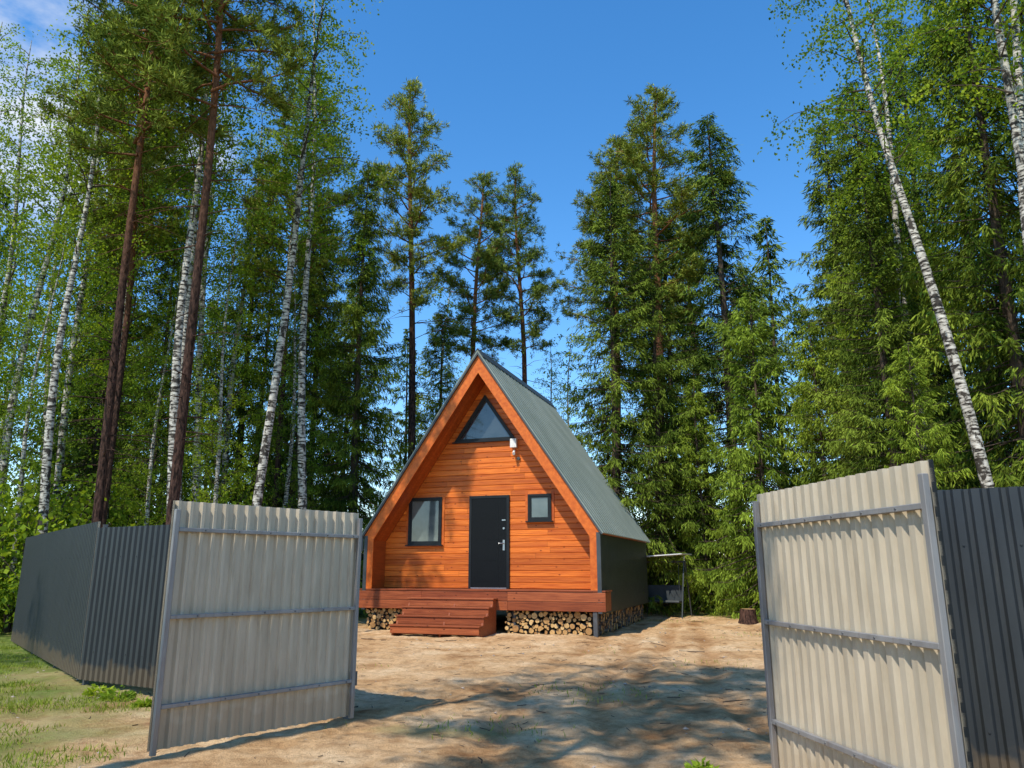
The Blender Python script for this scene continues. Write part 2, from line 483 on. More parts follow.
for sg in (1, -1):
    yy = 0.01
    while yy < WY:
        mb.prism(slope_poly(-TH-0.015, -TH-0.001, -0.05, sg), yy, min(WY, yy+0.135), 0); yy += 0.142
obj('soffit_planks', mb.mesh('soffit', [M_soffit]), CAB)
mb = MB()
for sg in (1, -1):
    mb.prism(slope_poly(0.0, 0.03, 0.06, sg), -0.10, D+0.1, 0, 0.5)
    y = 0.1
    while y < D:
        mb.prism(slope_poly(0.031, 0.046, 0.055, sg), y, y+0.03, 0, 0.5); y += 0.30
mb.prism([(-0.16, AZ-0.17), (0, AZ+0.075), (0.16, AZ-0.17), (0.17, AZ-0.15), (0, AZ+0.105), (-0.17, AZ-0.15)], -0.11, D+0.11, 1, 0.5)
obj('roof_metal', mb.mesh('roof_metal', [M_roof, M_trim]), CAB)
mb = MB()
for sg in (1, -1):
    mb.prism(slope_poly(-TH-0.02, -0.045, 0.0, sg), -0.035, -0.002, 0, 0.75)
    mb.prism([(sg*a, b) for a, b in ((2.98, DK+0.002), (3.24, DK+0.002), (3.24, 2.30), (2.98, 2.55))][::sg], -0.030, -0.001, 0, 0.6)
obj('fascia_boards', mb.mesh('fascia', [M_fascia]), CAB)
mb = MB()
for sg in (1, -1):
    mb.prism(slope_poly(-0.043, -0.001, 0.06, sg), -0.10, -0.0, 0, 0.5)
    mb.prism(slope_poly(-0.043, -0.001, 0.06, sg), D+0.001, D+0.10, 0, 0.5)
obj('roof_edge_trim', mb.mesh('trim', [M_trim]), CAB)
mb = MB()
for sg in (1, -1):
    a, b = sorted((sg*3.02, sg*3.19)); mb.box(a, b, 0.0, D, 0.55, EZ-0.02, 0, 0.5)
obj('side_walls', mb.mesh('side_walls', [M_soffit]), CAB)
mb = MB(); corr(mb, D, 0.50, EZ-0.03, 0, 0, pitch=0.14, depth=0.016)
obj('side_cladding', mb.mesh('side_clad', [M_sidewall]), CAB, (3.215, 0.0, 0), math.radians(90))
mb = MB(); corr(mb, D, 0.50, EZ-0.03, 0, 0, pitch=0.14, depth=0.016)
obj('side_cladding_far', mb.mesh('side_clad2', [M_sidewall]), CAB, (-3.215, D, 0), math.radians(-90))
mb = MB(); mb.box(3.15, 3.25, -0.04, 0.06, 0.52, EZ-0.02, 0, .5); mb.box(-3.25, -3.15, -0.04, 0.06, 0.52, EZ-0.02, 0, .5)
obj('corner_flashing', mb.mesh('flash', [M_trim]), CAB)

def hw(z):
    ez = EZ - TH*nz_; ex = EX - TH*nx_
    if z < ez + 0.25: return 3.02
    az = AZ - TH/nz_
    return max(0.0, min(3.02, ex*(az-z)/(az-ez)))
mb = MB()
zt = AZ-TH/nz_-0.03
mb.prism([(-3.02, 0.6), (3.02, 0.6), (3.02, 2.45), (0, zt), (-3.02, 2.45)], WY+0.03, WY+0.20, 0, .5)
obj('wall_core', mb.mesh('wall_core', [M_gap]), CAB)
mb = MB(); z = DK+0.01
while z < zt-0.08:
    z1 = min(z+0.150, zt)
    a, b = hw(z)+0.0, hw(z1)
    cuts = [-a, a]
    if a > 1.2:
        c = random.uniform(-a*0.6, a*0.6)
        cuts = [-a, c, a]
    for i in range(len(cuts)-1):
        x0, x1 = cuts[i], cuts[i+1]
        xb0 = -b if i == 0 else x0; xb1 = b if i == len(cuts)-2 else x1
        t = random.random()
        g = 0.002
        yF = WY; ch = 0.013
        V = [(x0+g, yF+0.016, z+0.001), (x1-g, yF+0.016, z+0.001), (x1-g, yF, z+ch), (x0+g, yF, z+ch),
             (xb0+g, yF, z1-ch), (xb1-g, yF, z1-ch), (xb0+g, yF+0.016, z1-0.001), (xb1-g, yF+0.016, z1-0.001)]
        Fs = [(0, 1, 2, 3), (3, 2, 5, 4), (4, 5, 7, 6)]
        mb.add(V, Fs, 0, t)
    z = z1
obj('siding_boards', mb.mesh('siding', [M_siding]), CAB)
mb = MB()
mb.prism([(-3.02, 0.6), (3.02, 0.6), (3.02, 2.45), (0, zt), (-3.02, 2.45)], D-0.25, D-0.08, 0, .5)
obj('back_wall', mb.mesh('back_wall', [M_siding]), CAB)

def window(name, x0, x1, z0, z1, glass, mull=False):
    e = empty(name, (0, WY, 0)); e.parent = CAB
    mb = MB(); w = 0.06
    mb.box(x0, x1, -0.055, -0.001, z0, z0+w, 0, .5); mb.box(x0, x1, -0.055, -0.001, z1-w, z1, 0, .5)
    mb.box(x0, x0+w, -0.053, -0.001, z0+w, z1-w, 0, .5); mb.box(x1-w, x1, -0.053, -0.001, z0+w, z1-w, 0, .5)
    mb.box(x0-0.05, x1+0.05, -0.11, -0.002, z0-0.03, z0-0.002, 0, .5)
    mb.box(x0+w+.002, x1-w-.002, -0.042, -0.012, z0+w, z0+w+0.035, 0, .5); mb.box(x0+w+.002, x1-w-.002, -0.042, -0.012, z1-w-0.035, z1-w, 0, .5)
    mb.box(x0+w+.002, x0+w+0.035, -0.040, -0.012, z0+w+.036, z1-w-.036, 0, .5); mb.box(x1-w-0.035, x1-w-.002, -0.040, -0.012, z0+w+.036, z1-w-.036, 0, .5)
    obj('frame', mb.mesh(name+'_frame', [M_frame]), e)
    mb = MB(); mb.box(x0+w+.03, x1-w-.03, -0.022, -0.010, z0+w+.03, z1-w-.03, 0, .5)
    obj('glass', mb.mesh(name+'_glass', [glass, M_blind]), e)
    mb = MB()
    mb.box(x0-0.075, x0-0.003, -0.022, -0.001, z0-0.03, z1+0.075, 0); mb.box(x1+0.003, x1+0.075, -0.022, -0.001, z0-0.03, z1+0.075, 0)
    mb.box(x0-0.002, x1+0.002, -0.022, -0.001, z1+0.003, z1+0.075, 0)
    obj('casing', mb.mesh(name+'_casing', [M_fascia]), e)
window('left_window', -2.32, -1.32, 2.20, 3.48, M_blind, True)
window('right_window', 1.16, 1.80, 2.78, 3.48, M_blind)
e = empty('gable_window', (0, WY, 0)); e.parent = CAB
def tri(xc, zb, w, h): return [(xc-w, zb), (xc+w, zb), (xc, zb+h)]
xc, zb, W, H = -0.08, 4.98, 0.90, 1.30
o3 = tri(xc, zb, W, H); i3 = tri(xc, zb+0.075, W-0.155, H-0.225)
mb = MB()
for a, b in ((0, 1), (1, 2), (2, 0)):
    P = [o3[a], o3[b], i3[b], i3[a]]; mb.prism(P, -0.055, -0.001, 0, .5)
mb.box(xc-W-0.05, xc+W+0.05, -0.1, -0.002, zb-0.035, zb-0.002, 0, .5)
obj('frame', mb.mesh('gable_frame', [M_frame]), e)
mb = MB(); mb.prism(tri(xc, zb+0.07, W-0.145, H-0.21), -0.025, -0.01, 0, .5)
obj('glass', mb.mesh('gable_glass', [M_glass]), e)

e = empty('front_door', (0, WY, 0)); e.parent = CAB
mb = MB(); x0, x1, z0, z1 = -0.50, 0.64, DK+0.005, 3.48
mb.box(x0, x0+0.07, -0.06, -0.001, z0, z1, 0, .5); mb.box(x1-0.07, x1, -0.06, -0.001, z0, z1, 0, .5)
mb.box(x0+.07, x1-.07, -0.06, -0.001, z1-0.07, z1, 0, .5); mb.box(x0+.07, x1-.07, -0.07, -0.001, z0, z0+0.03, 1, .5)
mb.box(x0+.075, x1-.075, -0.05, -0.005, z0+.035, z1-.075, 2, .5)
for k in range(4):
    zz = z0+0.18+k*0.54
    mb.box(x0+.20, x1-.30, -0.054, -0.0505, zz, zz+0.44, 2, .5)
obj('leaf', mb.mesh('door', [M_frame, M_steel, M_door]), e)
mb = MB()
mb.box(x1-0.17, x1-0.12, -0.065, -0.051, z0+0.98, z0+1.25, 0, .5)
mb.tube([(x1-0.145, -0.066, z0+1.16), (x1-0.145, -0.11, z0+1.16), (x1-0.28, -0.11, z0+1.16)], [0.012]*3, 8, 0, .5, True)
mb.tube([(x1-0.145, -0.052, z0+1.55), (x1-0.145, -0.07, z0+1.55)], [0.03, 0.028], 12, 0, .5, True)
mb.box(x1-0.20, x1-0.10, -0.062, -0.051, z0+1.75, z0+1.78, 0, .5)
obj('handle', mb.mesh('handle', [M_steel]), e)
mb = MB()
mb.box(0.70, 0.88, -0.16, -0.03, 4.74, 4.98, 0, .5); mb.box(0.76, 0.82, -0.04, -0.001, 4.78, 4.92, 0, .5)
mb.tube([(0.79, -0.02, 4.70), (0.79, -0.10, 4.62), (0.83, -0.22, 4.56)], [0.02, 0.035, 0.04], 10, 0, .5, True)
mb.tube([(0.90, -0.01, 4.45), (0.90, -0.05, 4.45)], [0.05, 0.045], 12, 1, .5, True)
bevel(obj('security_light', mb.mesh('light', [M_white, M_trim]), CAB, (0, WY, 0)), 0.01)

mb = MB(); y = -0.03
while y < WY-0.02:
    mb.box(-3.34, 3.34, y, y+0.125, DK-0.035, DK, 0); y += 0.132
for k, (za, zb_) in enumerate(((0.56, 0.775), (0.785, 1.0))):
    mb.box(-3.34, -1.5, -0.045, -0.012, za, zb_, 0); mb.box(-1.496, 0.85, -0.045, -0.012, za, zb_, 0); mb.box(0.854, 3.34, -0.045, -0.012, za, zb_, 0)
for sg in (1, -1):
    a, b = sorted((sg*3.28, sg*3.31)); mb.box(a, b, -0.01, WY, 0.56, 1.0, 0)
mb.box(-3.2, 3.2, 0.0, D-.05, 0.60, 0.98, 1, .3)
bevel(obj('deck', mb.mesh('deck', [M_deck, M_gap]), CAB), 0.004)
mb = MB(); SX0, SX1 = -1.76, 0.60
for k in range(4):
    zt_ = DK-0.20*(k+1); yb = -0.05-0.31*k
    for q in range(2): mb.box(SX0, SX1, yb-0.155*(q+1)+0.005, yb-0.155*q-0.003, zt_-0.035, zt_, 0)
    mb.box(SX0+0.02, SX1-0.02, yb-0.28, yb-0.255, zt_-0.20+0.0, zt_-0.040, 0)
for x in (SX0+0.03, -0.47, SX1-0.08):
    P = [(-0.05, -0.02), (-1.20, -0.02), (-1.20, 0.21)]
    for k in range(3, -1, -1):
        zt_ = DK-0.20*(k+1)-0.04; yb = -0.05-0.31*k
        P += [(yb-0.25, zt_), (yb, zt_)]
    n = len(P); v = [(x, p[0], p[1]) for p in P] + [(x+0.045, p[0], p[1]) for p in P]
    mb.add(v, [tuple(range(n)), tuple(range(2*n-1, n-1, -1))] + [(i, n+i, n+(i+1) % n, (i+1) % n) for i in range(n)], 0, random.random())
bevel(obj('steps', mb.mesh('steps', [M_deck]), CAB), 0.005)
mb = MB()
for x in (-3.0, 0.95, 3.05):
    for y in (0.22, 3.4, 6.6): mb.tube([(x, y, -0.3), (x, y, 0.6)], [0.055, 0.055], 12, 0, .5)
mb.box(3.02, 3.12, -0.02, 0.08, -0.1, 0.56, 0, .5)
obj('piles', mb.mesh('piles', [M_post]), CAB)

def log_end_mat():
    m, nt, b = new_mat('log_end')
    at = N(nt, 'ShaderNodeAttribute', attribute_name='tint')
    r = ramp(nt, [(0, (0.36, 0.18, 0.06)), (0.5, (0.56, 0.33, 0.12)), (1, (0.68, 0.46, 0.20))])
    nt.links.new(at.outputs['Fac'], r.inputs['Fac'])
    n = noise(nt, coords(nt), 30, 4)
    r2 = ramp(nt, [(0.35, (0.6, 0.55, 0.5)), (0.6, (1, 1, 1))]); nt.links.new(n.outputs['Fac'], r2.inputs['Fac'])
    nt.links.new(mixc(nt, 0.8, r.outputs['Color'], r2.outputs['Color'], 'MULTIPLY'), b.inputs['Base Color'])
    b.inputs['Roughness'].default_value = 0.9
    return m
M_logend = log_end_mat()
M_logbark = simple('log_bark', (0.06, 0.04, 0.03), (0.2, 0.16, 0.12), scale=12, rough=0.95)
def logs(mb, x0, x1, zmax, place, rng):
    C = []
    for trial in range(5200):
        r = rng.uniform(0.04, 0.09) if trial < 2600 else rng.uniform(0.025, 0.05)
        x = rng.uniform(x0+r, x1-r); z = rng.uniform(r-0.02, zmax-r)
        if all((x-a)**2 + (z-b)**2 > (r+c-0.004)**2 for a, b, c in C): C.append((x, z, r))
    for x, z, r in C:
        n = 11; j = rng.uniform(-0.05, 0.05); t = rng.random(); a0 = rng.uniform(0, 6)
        half = rng.random() < 0.35
        ring = []
        for k in range(n):
            a = a0 + 2*math.pi*k/n; rr = r*rng.uniform(0.93, 1.04)
            px, pz = rr*math.cos(a), rr*math.sin(a)
            if half:
                ca, sa = math.cos(a0), math.sin(a0); d_ = px*ca+pz*sa
                if d_ > 0.35*r: px -= (d_-0.35*r)*ca; pz -= (d_-0.35*r)*sa
            ring.append((x+px, z+pz))
        V = [place(p[0], j, p[1]) for p in ring] + [place(p[0], 0.42, p[1]) for p in ring]
        mb.add(V, [tuple(range(n))], 0, t)
        mb.add(V, [(k, n+k, n+(k+1) % n, (k+1) % n) for k in range(n)], 1, t)
rng = random.Random(3); mb = MB()
logs(mb, 0.74, 2.98, 0.56, lambda u, d, z: (u, 0.12+d, z), rng)
logs(mb, -3.2, -1.55, 0.56, lambda u, d, z: (u, 0.12+d, z), rng)
logs(mb, 0.5, 6.6, 0.52, lambda u, d, z: (3.10-d, u, z), rng)
obj('firewood_stack', mb.mesh('firewood', [M_logend, M_logbark]), None, CAB.location, -PHI)

# ------------------------------------------------------------ trees
def norm(a): return a/(np.linalg.norm(a, axis=-1, keepdims=True)+1e-9)

def trunk_path(r, H, bend, k=14):
    z = np.linspace(-0.3, H, k)
    ph = r.uniform(0, 6.28, 4); f = np.clip(z, 0, H)/H
    x = bend*(np.sin(f*3.0+ph[0])-math.sin(ph[0]))*0.5 + 0.25*bend*np.sin(f*9+ph[2])*f
    y = bend*(np.sin(f*2.6+ph[1])-math.sin(ph[1]))*0.5 + 0.25*bend*np.sin(f*8+ph[3])*f
    return np.stack([x, y, z], 1)
def at_z(P, z): return np.array([np.interp(z, P[:, 2], P[:, 0]), np.interp(z, P[:, 2], P[:, 1]), z])

def make_spruce(name, seed, H, R, z0, dens, mat, step=(0.2, 0.36), big=1.0):
    r = np.random.default_rng(seed); mb = MB()
    P = trunk_path(r, H, 0.15)
    mb.tube(P, 0.0088*H*(1-np.clip(P[:, 2], 0, H)/H)**0.85+0.012, 9, 0)
    z = z0; CC = []; AA = []; BB = []; TT = []
    while z < H-0.1:
        f = z/H
        Lm = R*(1-f)**0.72*min(1, 0.6+(z-z0)/3.0)+0.10
        for q in range(r.integers(5, 8)):
            az = r.uniform(0, 6.283); L = Lm*r.uniform(0.45, 1.12)
            if r.random() < 0.07: L *= 1.22
            out = np.array([math.cos(az), math.sin(az), 0]); side = np.array([-out[1], out[0], 0])
            slope = -0.42+1.1*f**1.3 + r.uniform(-.14, .14); dr = 0.42*(1-f)
            o = at_z(P, z+r.uniform(-.15, .15))
            fn = lambda s: o + np.outer(s*L, out) + np.outer(L*(slope*s - dr*s**2 + 0.42*(1-f)*s**4), [0, 0, 1])
            if L > 0.5 and big < 1.3: mb.tube(fn(np.linspace(0, 1, 5)), np.linspace(0.012+0.006*L, 0.004, 5), 4, 0)
            m = max(6, int(L*dens)); s = np.sqrt(r.uniform(0.01, 1, m))
            p = fn(s); sg = r.choice([-1, 1], m)
            hang = r.uniform(0.4, 2.2, m)*(1-0.7*f)
            d = norm(out*r.uniform(.1, .8, (m, 1)) + side*(sg*r.uniform(.1, .9, m))[:, None] - np.outer(hang, [0, 0, 1]))
            tl = r.uniform(0.25, 0.80, m)*(1-0.5*s)*min(1, 0.35+L/2.2)
            clump = 0.25*math.sin(az*2+z*1.3)+r.uniform(-.18, .18)
            for fr in (0.0, 0.3, 0.6, 0.9) if big < 1.3 else (0.0, 0.4, 0.8):
                C = p + d*(tl*fr)[:, None]
                A = norm(d + r.normal(0, .3, (m, 3)) - np.array([0, 0, 0.2]))*r.uniform(0.12, 0.24, (m, 1))*min(1, .6+L/2)*big
                B = norm(np.cross(A, r.normal(0, 1, (m, 3))))*r.uniform(0.012, 0.023, (m, 1))*big
                CC.append(C); AA.append(A); BB.append(B)
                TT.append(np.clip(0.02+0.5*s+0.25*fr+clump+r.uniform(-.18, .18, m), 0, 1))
        z += r.uniform(*step)*(0.65 if f > .8 else 1)
    mb.kites(np.concatenate(CC), np.concatenate(AA), np.concatenate(BB), 1, np.concatenate(TT))
    return mb.mesh(name, [M_bark_s, mat])

def make_pine(name, seed, H, R, cz, nl, thick=0.0072, big=1.0, need=20):
    r = np.random.default_rng(seed); mb = MB()
    P = trunk_path(r, H, 0.5)
    mb.tube(P, thick*H*(1-np.clip(P[:, 2], 0, H)/H)**0.6+0.015, 10, 0)
    CC = []; AA = []; BB = []; TT = []
    for q in range(34):
        z = r.uniform(0.18, cz+.1)*H; az = r.uniform(0, 6.28); L = r.uniform(.3, 2.2)
        o = at_z(P, z); d = np.array([math.cos(az), math.sin(az), r.uniform(-.3, .2)])
        mb.tube([o, o+d*L*.5, o+d*L+np.array([0, 0, -.1*L])], [.016, .010, .003], 4, 0)
    for q in range(nl):
        u = (q+r.random())/nl; z = (cz+(0.985-cz)*u**0.9)*H; f = (z/H-cz)/(1-cz)
        L = R*max(0.15, (1-f**2.2))*min(1, .55+f*1.6)*r.uniform(.55, 1.1)
        az = q*2.4+r.uniform(-.6, .6); out = np.array([math.cos(az), math.sin(az), 0]); side = np.array([-out[1], out[0], 0])
        up = 0.15+0.7*f+r.uniform(-.1, .2); o = at_z(P, z)
        fn = lambda s: o + np.outer(s*L, out) + np.outer(L*(up*s - .12*s**2), [0, 0, 1]) + np.outer(np.sin(s*5+az)*.08*L, side)
        mb.tube(fn(np.linspace(0, 1, 6)), np.linspace(0.015+.011*L, 0.008, 6), 5, 0)
        k = max(3, int(L*6.5)); ss = r.uniform(.2, 1, k)
        for s in ss:
            b = fn(np.array([s]))[0]; sd = norm(out*r.uniform(.1, .9) + side*r.uniform(-1, 1) + np.array([0, 0, r.uniform(-.2, .6)]))
            sl_ = r.uniform(.3, .85)*(1.1-.5*s)*min(1, .4+L/2)
            if big < 1.3: mb.tube([b, b+sd*sl_], [.01, .005], 3, 0)
            nt_ = r.integers(3, 6)
            for t in range(nt_):
                c = b + sd*sl_*(t+.6)/nt_ + r.normal(0, .12, 3); m = need
                dd = norm(r.normal(0, 1, (m, 3)) + sd*0.7 + np.array([0, 0, .35]))
                A = dd*r.uniform(.12, .24, (m, 1))*big; B = norm(np.cross(A, r.normal(0, 1, (m, 3))))*r.uniform(.010, .019, (m, 1))*big
                CC.append(np.repeat(c[None], m, 0)+r.normal(0, .04, (m, 3))); AA.append(A); BB.append(B)
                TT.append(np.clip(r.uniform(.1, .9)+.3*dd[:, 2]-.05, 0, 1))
    mb.kites(np.concatenate(CC), np.concatenate(AA), np.concatenate(BB), 1, np.concatenate(TT))
    return mb.mesh(name, [M_bark_p, M_pine])

def make_birch(name, seed, H, R, cz, nl, tw=24, lf=18, bend=0.7, rad=0.0062, big=1.0):
    r = np.random.default_rng(seed); mb = MB()
    P = trunk_path(r, H, bend, 18)
    mb.tube(P, rad*H*(1-np.clip(P[:, 2], 0, H)/H)**0.8+0.012, 9, 0)
    CC = []; AA = []; BB = []; TT = []
    for q in range(nl):
        u = (q+r.random())/nl; z = (cz+(0.97-cz)*u)*H; f = (z/H-cz)/(1-cz)
        L = R*(1-.7*f)*min(1, .5+2*f)*r.uniform(.5, 1.15)
        az = q*2.4+r.uniform(-.7, .7); out = np.array([math.cos(az), math.sin(az), 0]); side = np.array([-out[1], out[0], 0])
        o = at_z(P, z); up = r.uniform(.5, 1.2)
        fn = lambda s: o + np.outer(s*L, out) + np.outer(L*(up*s-.5*s**2.5), [0, 0, 1]) + np.outer(np.sin(s*4+az)*.07*L, side)
        mb.tube(fn(np.linspace(0, 1, 6)), np.linspace(0.010+.007*L, 0.004, 6), 4, 2)
        cl = r.uniform(-.3, .2)
        for t in range(max(4, int(tw*L/R))):
            s = r.uniform(.15, 1); b = fn(np.array([s]))[0]
            d = norm(out*r.uniform(-.2, .8)+side*r.uniform(-1, 1)+np.array([0, 0, r.uniform(-.5, .4)]))
            tl = r.uniform(.4, 1.1)
            m = lf; w = r.uniform(0.05, 1, m)
            p = b + np.outer(w*tl, d) - np.outer(w**2*tl*.6, [0, 0, 1]) + r.normal(0, .07, (m, 3))
            A = norm(r.normal(0, .7, (m, 3))-np.array([0, 0, .5]))*r.uniform(.065, .11, (m, 1))*big
            B = norm(np.cross(A, r.normal(0, 1, (m, 3))))*r.uniform(.024, .040, (m, 1))*big
            CC.append(p); AA.append(A); BB.append(B); TT.append(np.clip(.45+cl+r.uniform(-.3, .35, m), 0, 1))
    mb.kites(np.concatenate(CC), np.concatenate(AA), np.concatenate(BB), 1, np.concatenate(TT))
    return mb.mesh(name, [M_bark_b, M_birch, M_twig])

def make_shrub(name, seed, H, R, n):
    r = np.random.default_rng(seed); mb = MB(); CC = []; AA = []; BB = []; TT = []
    for q in range(n):
        az = r.uniform(0, 6.28); out = np.array([math.cos(az), math.sin(az), 0]); L = H*r.uniform(.5, 1.1)
        o = out*r.uniform(0, .3*R); sp = r.uniform(.1, .9)*R
        fn = lambda s: o + np.outer(s**1.3*sp, out) + np.outer(s*L-.1*L*s**2, [0, 0, 1])
        mb.tube(fn(np.linspace(0, 1, 5)), np.linspace(.02, .004, 5), 4, 0)
        for t in range(16):
            b = fn(np.array([r.uniform(.15, 1)]))[0]; d = norm(r.normal(0, 1, 3)+np.array([0, 0, .1])); m = 16; w = r.uniform(0, .6, m)
            p = b + np.outer(w, d) + r.normal(0, .06, (m, 3)); p[:, 2] = np.maximum(p[:, 2], .05)
            A = norm(r.normal(0, .8, (m, 3)))*r.uniform(.055, .09, (m, 1)); B = norm(np.cross(A, r.normal(0, 1, (m, 3))))*r.uniform(.018, .032, (m, 1))
            CC.append(p); AA.append(A); BB.append(B); TT.append(np.clip(r.uniform(.1, .8)+r.uniform(-.2, .2, m), 0, 1))
    mb.kites(np.concatenate(CC), np.concatenate(AA), np.concatenate(BB), 1, np.concatenate(TT))
    return mb.mesh(name, [M_twig, M_shrub])

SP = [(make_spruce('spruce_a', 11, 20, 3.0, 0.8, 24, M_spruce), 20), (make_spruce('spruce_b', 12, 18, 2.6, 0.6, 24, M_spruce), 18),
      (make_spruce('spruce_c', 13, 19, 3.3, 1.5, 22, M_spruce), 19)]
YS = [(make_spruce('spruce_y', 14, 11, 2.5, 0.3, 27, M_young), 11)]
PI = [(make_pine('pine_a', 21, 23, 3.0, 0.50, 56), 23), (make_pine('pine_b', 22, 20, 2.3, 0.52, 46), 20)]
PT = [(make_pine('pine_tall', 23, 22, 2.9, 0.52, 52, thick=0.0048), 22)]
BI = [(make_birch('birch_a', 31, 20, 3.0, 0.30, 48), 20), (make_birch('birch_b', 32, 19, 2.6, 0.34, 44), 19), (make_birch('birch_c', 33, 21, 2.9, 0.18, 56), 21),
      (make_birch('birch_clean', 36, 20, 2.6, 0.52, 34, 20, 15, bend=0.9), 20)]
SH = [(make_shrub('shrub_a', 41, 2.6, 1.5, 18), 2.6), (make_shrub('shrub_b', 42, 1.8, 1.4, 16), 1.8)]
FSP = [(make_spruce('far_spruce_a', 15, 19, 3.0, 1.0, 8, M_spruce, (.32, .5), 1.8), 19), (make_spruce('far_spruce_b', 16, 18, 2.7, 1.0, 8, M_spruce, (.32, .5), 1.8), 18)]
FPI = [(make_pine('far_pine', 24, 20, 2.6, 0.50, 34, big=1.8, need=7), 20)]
FBI = [(make_birch('far_birch_a', 34, 19, 3.0, 0.15, 40, 15, 12, big=1.6), 19), (make_birch('far_birch_b', 35, 18, 2.8, 0.22, 36, 15, 12, big=1.6), 18)]

def plant(kind, protos, x, y, h, i=None, tilt=(0, 0), wide=1.0, rz=None, parent=None):
    me, H = protos[i if i is not None else random.randrange(len(protos))]
    s = h/H
    o = obj(kind, me, parent, (x, y, hgt(x, y)), random.uniform(0, 6.28) if rz is None else rz, (s*wide, s*wide, s))
    o.rotation_euler = (tilt[0], tilt[1], o.rotation_euler[2])
    return o

# left group
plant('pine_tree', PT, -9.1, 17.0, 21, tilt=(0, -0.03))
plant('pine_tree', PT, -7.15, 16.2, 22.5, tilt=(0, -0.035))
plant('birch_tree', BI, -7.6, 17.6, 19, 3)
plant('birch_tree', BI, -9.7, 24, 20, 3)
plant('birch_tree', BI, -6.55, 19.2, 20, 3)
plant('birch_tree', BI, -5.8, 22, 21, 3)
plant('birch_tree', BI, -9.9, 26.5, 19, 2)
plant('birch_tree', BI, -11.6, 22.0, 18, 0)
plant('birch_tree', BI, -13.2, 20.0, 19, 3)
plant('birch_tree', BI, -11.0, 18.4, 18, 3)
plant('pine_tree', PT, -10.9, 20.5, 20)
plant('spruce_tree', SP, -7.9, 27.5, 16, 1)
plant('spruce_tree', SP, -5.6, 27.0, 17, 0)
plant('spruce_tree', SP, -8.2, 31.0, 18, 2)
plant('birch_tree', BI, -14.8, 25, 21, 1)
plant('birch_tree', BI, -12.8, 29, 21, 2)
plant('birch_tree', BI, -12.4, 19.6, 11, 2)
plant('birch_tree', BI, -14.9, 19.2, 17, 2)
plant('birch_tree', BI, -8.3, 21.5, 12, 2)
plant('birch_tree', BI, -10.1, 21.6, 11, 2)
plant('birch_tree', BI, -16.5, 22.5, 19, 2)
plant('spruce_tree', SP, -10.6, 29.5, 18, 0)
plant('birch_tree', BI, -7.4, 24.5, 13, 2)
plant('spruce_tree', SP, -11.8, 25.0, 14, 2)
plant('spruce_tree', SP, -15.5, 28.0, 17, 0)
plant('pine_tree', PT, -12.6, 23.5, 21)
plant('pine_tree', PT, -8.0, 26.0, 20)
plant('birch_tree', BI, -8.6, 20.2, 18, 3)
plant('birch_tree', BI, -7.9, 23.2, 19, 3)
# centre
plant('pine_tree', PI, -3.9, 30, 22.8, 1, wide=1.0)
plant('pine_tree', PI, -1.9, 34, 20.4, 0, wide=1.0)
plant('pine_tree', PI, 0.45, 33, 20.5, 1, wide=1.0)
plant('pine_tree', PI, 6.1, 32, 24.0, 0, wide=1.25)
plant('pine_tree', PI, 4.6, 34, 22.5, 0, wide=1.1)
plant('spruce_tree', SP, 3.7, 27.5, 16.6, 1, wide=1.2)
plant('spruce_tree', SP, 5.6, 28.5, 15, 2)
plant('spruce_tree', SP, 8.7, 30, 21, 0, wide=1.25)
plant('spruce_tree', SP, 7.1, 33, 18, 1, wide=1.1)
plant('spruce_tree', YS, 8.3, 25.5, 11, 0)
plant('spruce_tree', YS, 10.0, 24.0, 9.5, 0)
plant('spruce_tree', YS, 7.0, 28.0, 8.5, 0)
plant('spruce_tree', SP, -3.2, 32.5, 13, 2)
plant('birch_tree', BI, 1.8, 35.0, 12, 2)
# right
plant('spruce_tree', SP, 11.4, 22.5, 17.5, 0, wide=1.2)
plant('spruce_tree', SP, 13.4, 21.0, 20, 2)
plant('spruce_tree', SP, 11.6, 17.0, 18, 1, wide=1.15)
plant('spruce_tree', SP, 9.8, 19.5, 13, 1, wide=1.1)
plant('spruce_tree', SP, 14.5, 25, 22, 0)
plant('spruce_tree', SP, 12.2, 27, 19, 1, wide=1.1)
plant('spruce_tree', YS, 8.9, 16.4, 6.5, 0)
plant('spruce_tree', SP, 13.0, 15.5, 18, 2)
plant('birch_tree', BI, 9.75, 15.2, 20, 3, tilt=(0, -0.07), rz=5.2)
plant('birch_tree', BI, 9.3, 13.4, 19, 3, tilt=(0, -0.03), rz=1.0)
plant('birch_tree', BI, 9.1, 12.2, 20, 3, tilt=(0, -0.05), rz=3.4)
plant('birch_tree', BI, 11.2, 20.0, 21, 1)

FOR = empty('distant_forest')
rr = random.Random(77)
def far(x, y):
    if abs(x) < 14 and y < 33: return
    t = rr.random()
    if x < -6: t += 0.15
    elif x > 8: t -= 0.25
    if t < 0.42: k, h = FSP, rr.uniform(15, 20)
    elif t < 0.62: k, h = FPI, rr.uniform(17, 21)
    else: k, h = FBI, rr.uniform(15, 20)
    if -7 < x/y*40 < 5.5 and y > 35:
        h *= 0.62 if x/y*40 > -3 else 0.85
        if k is FPI: k = FBI
    plant('forest_tree', k, x, y, h, parent=FOR)
for y, st in ((37, 3.4), (43, 3.8), (52, 4.6)):
    x = -y*0.85
    while x < y*0.85:
        far(x+rr.uniform(-1.2, 1.2), y+rr.uniform(-2.5, 2.5)); x += st
for k in range(14):
    plant('forest_tree', FBI if rr.random() < .6 else FSP, rr.uniform(-27, -15.5), rr.uniform(22, 36), rr.uniform(15, 21), parent=FOR)
for k in range(8):
    plant('forest_tree', FSP if rr.random() < .8 else FBI, rr.uniform(16, 27), rr.uniform(20, 36), rr.uniform(16, 21), parent=FOR)
UN = empty('forest_undergrowth')
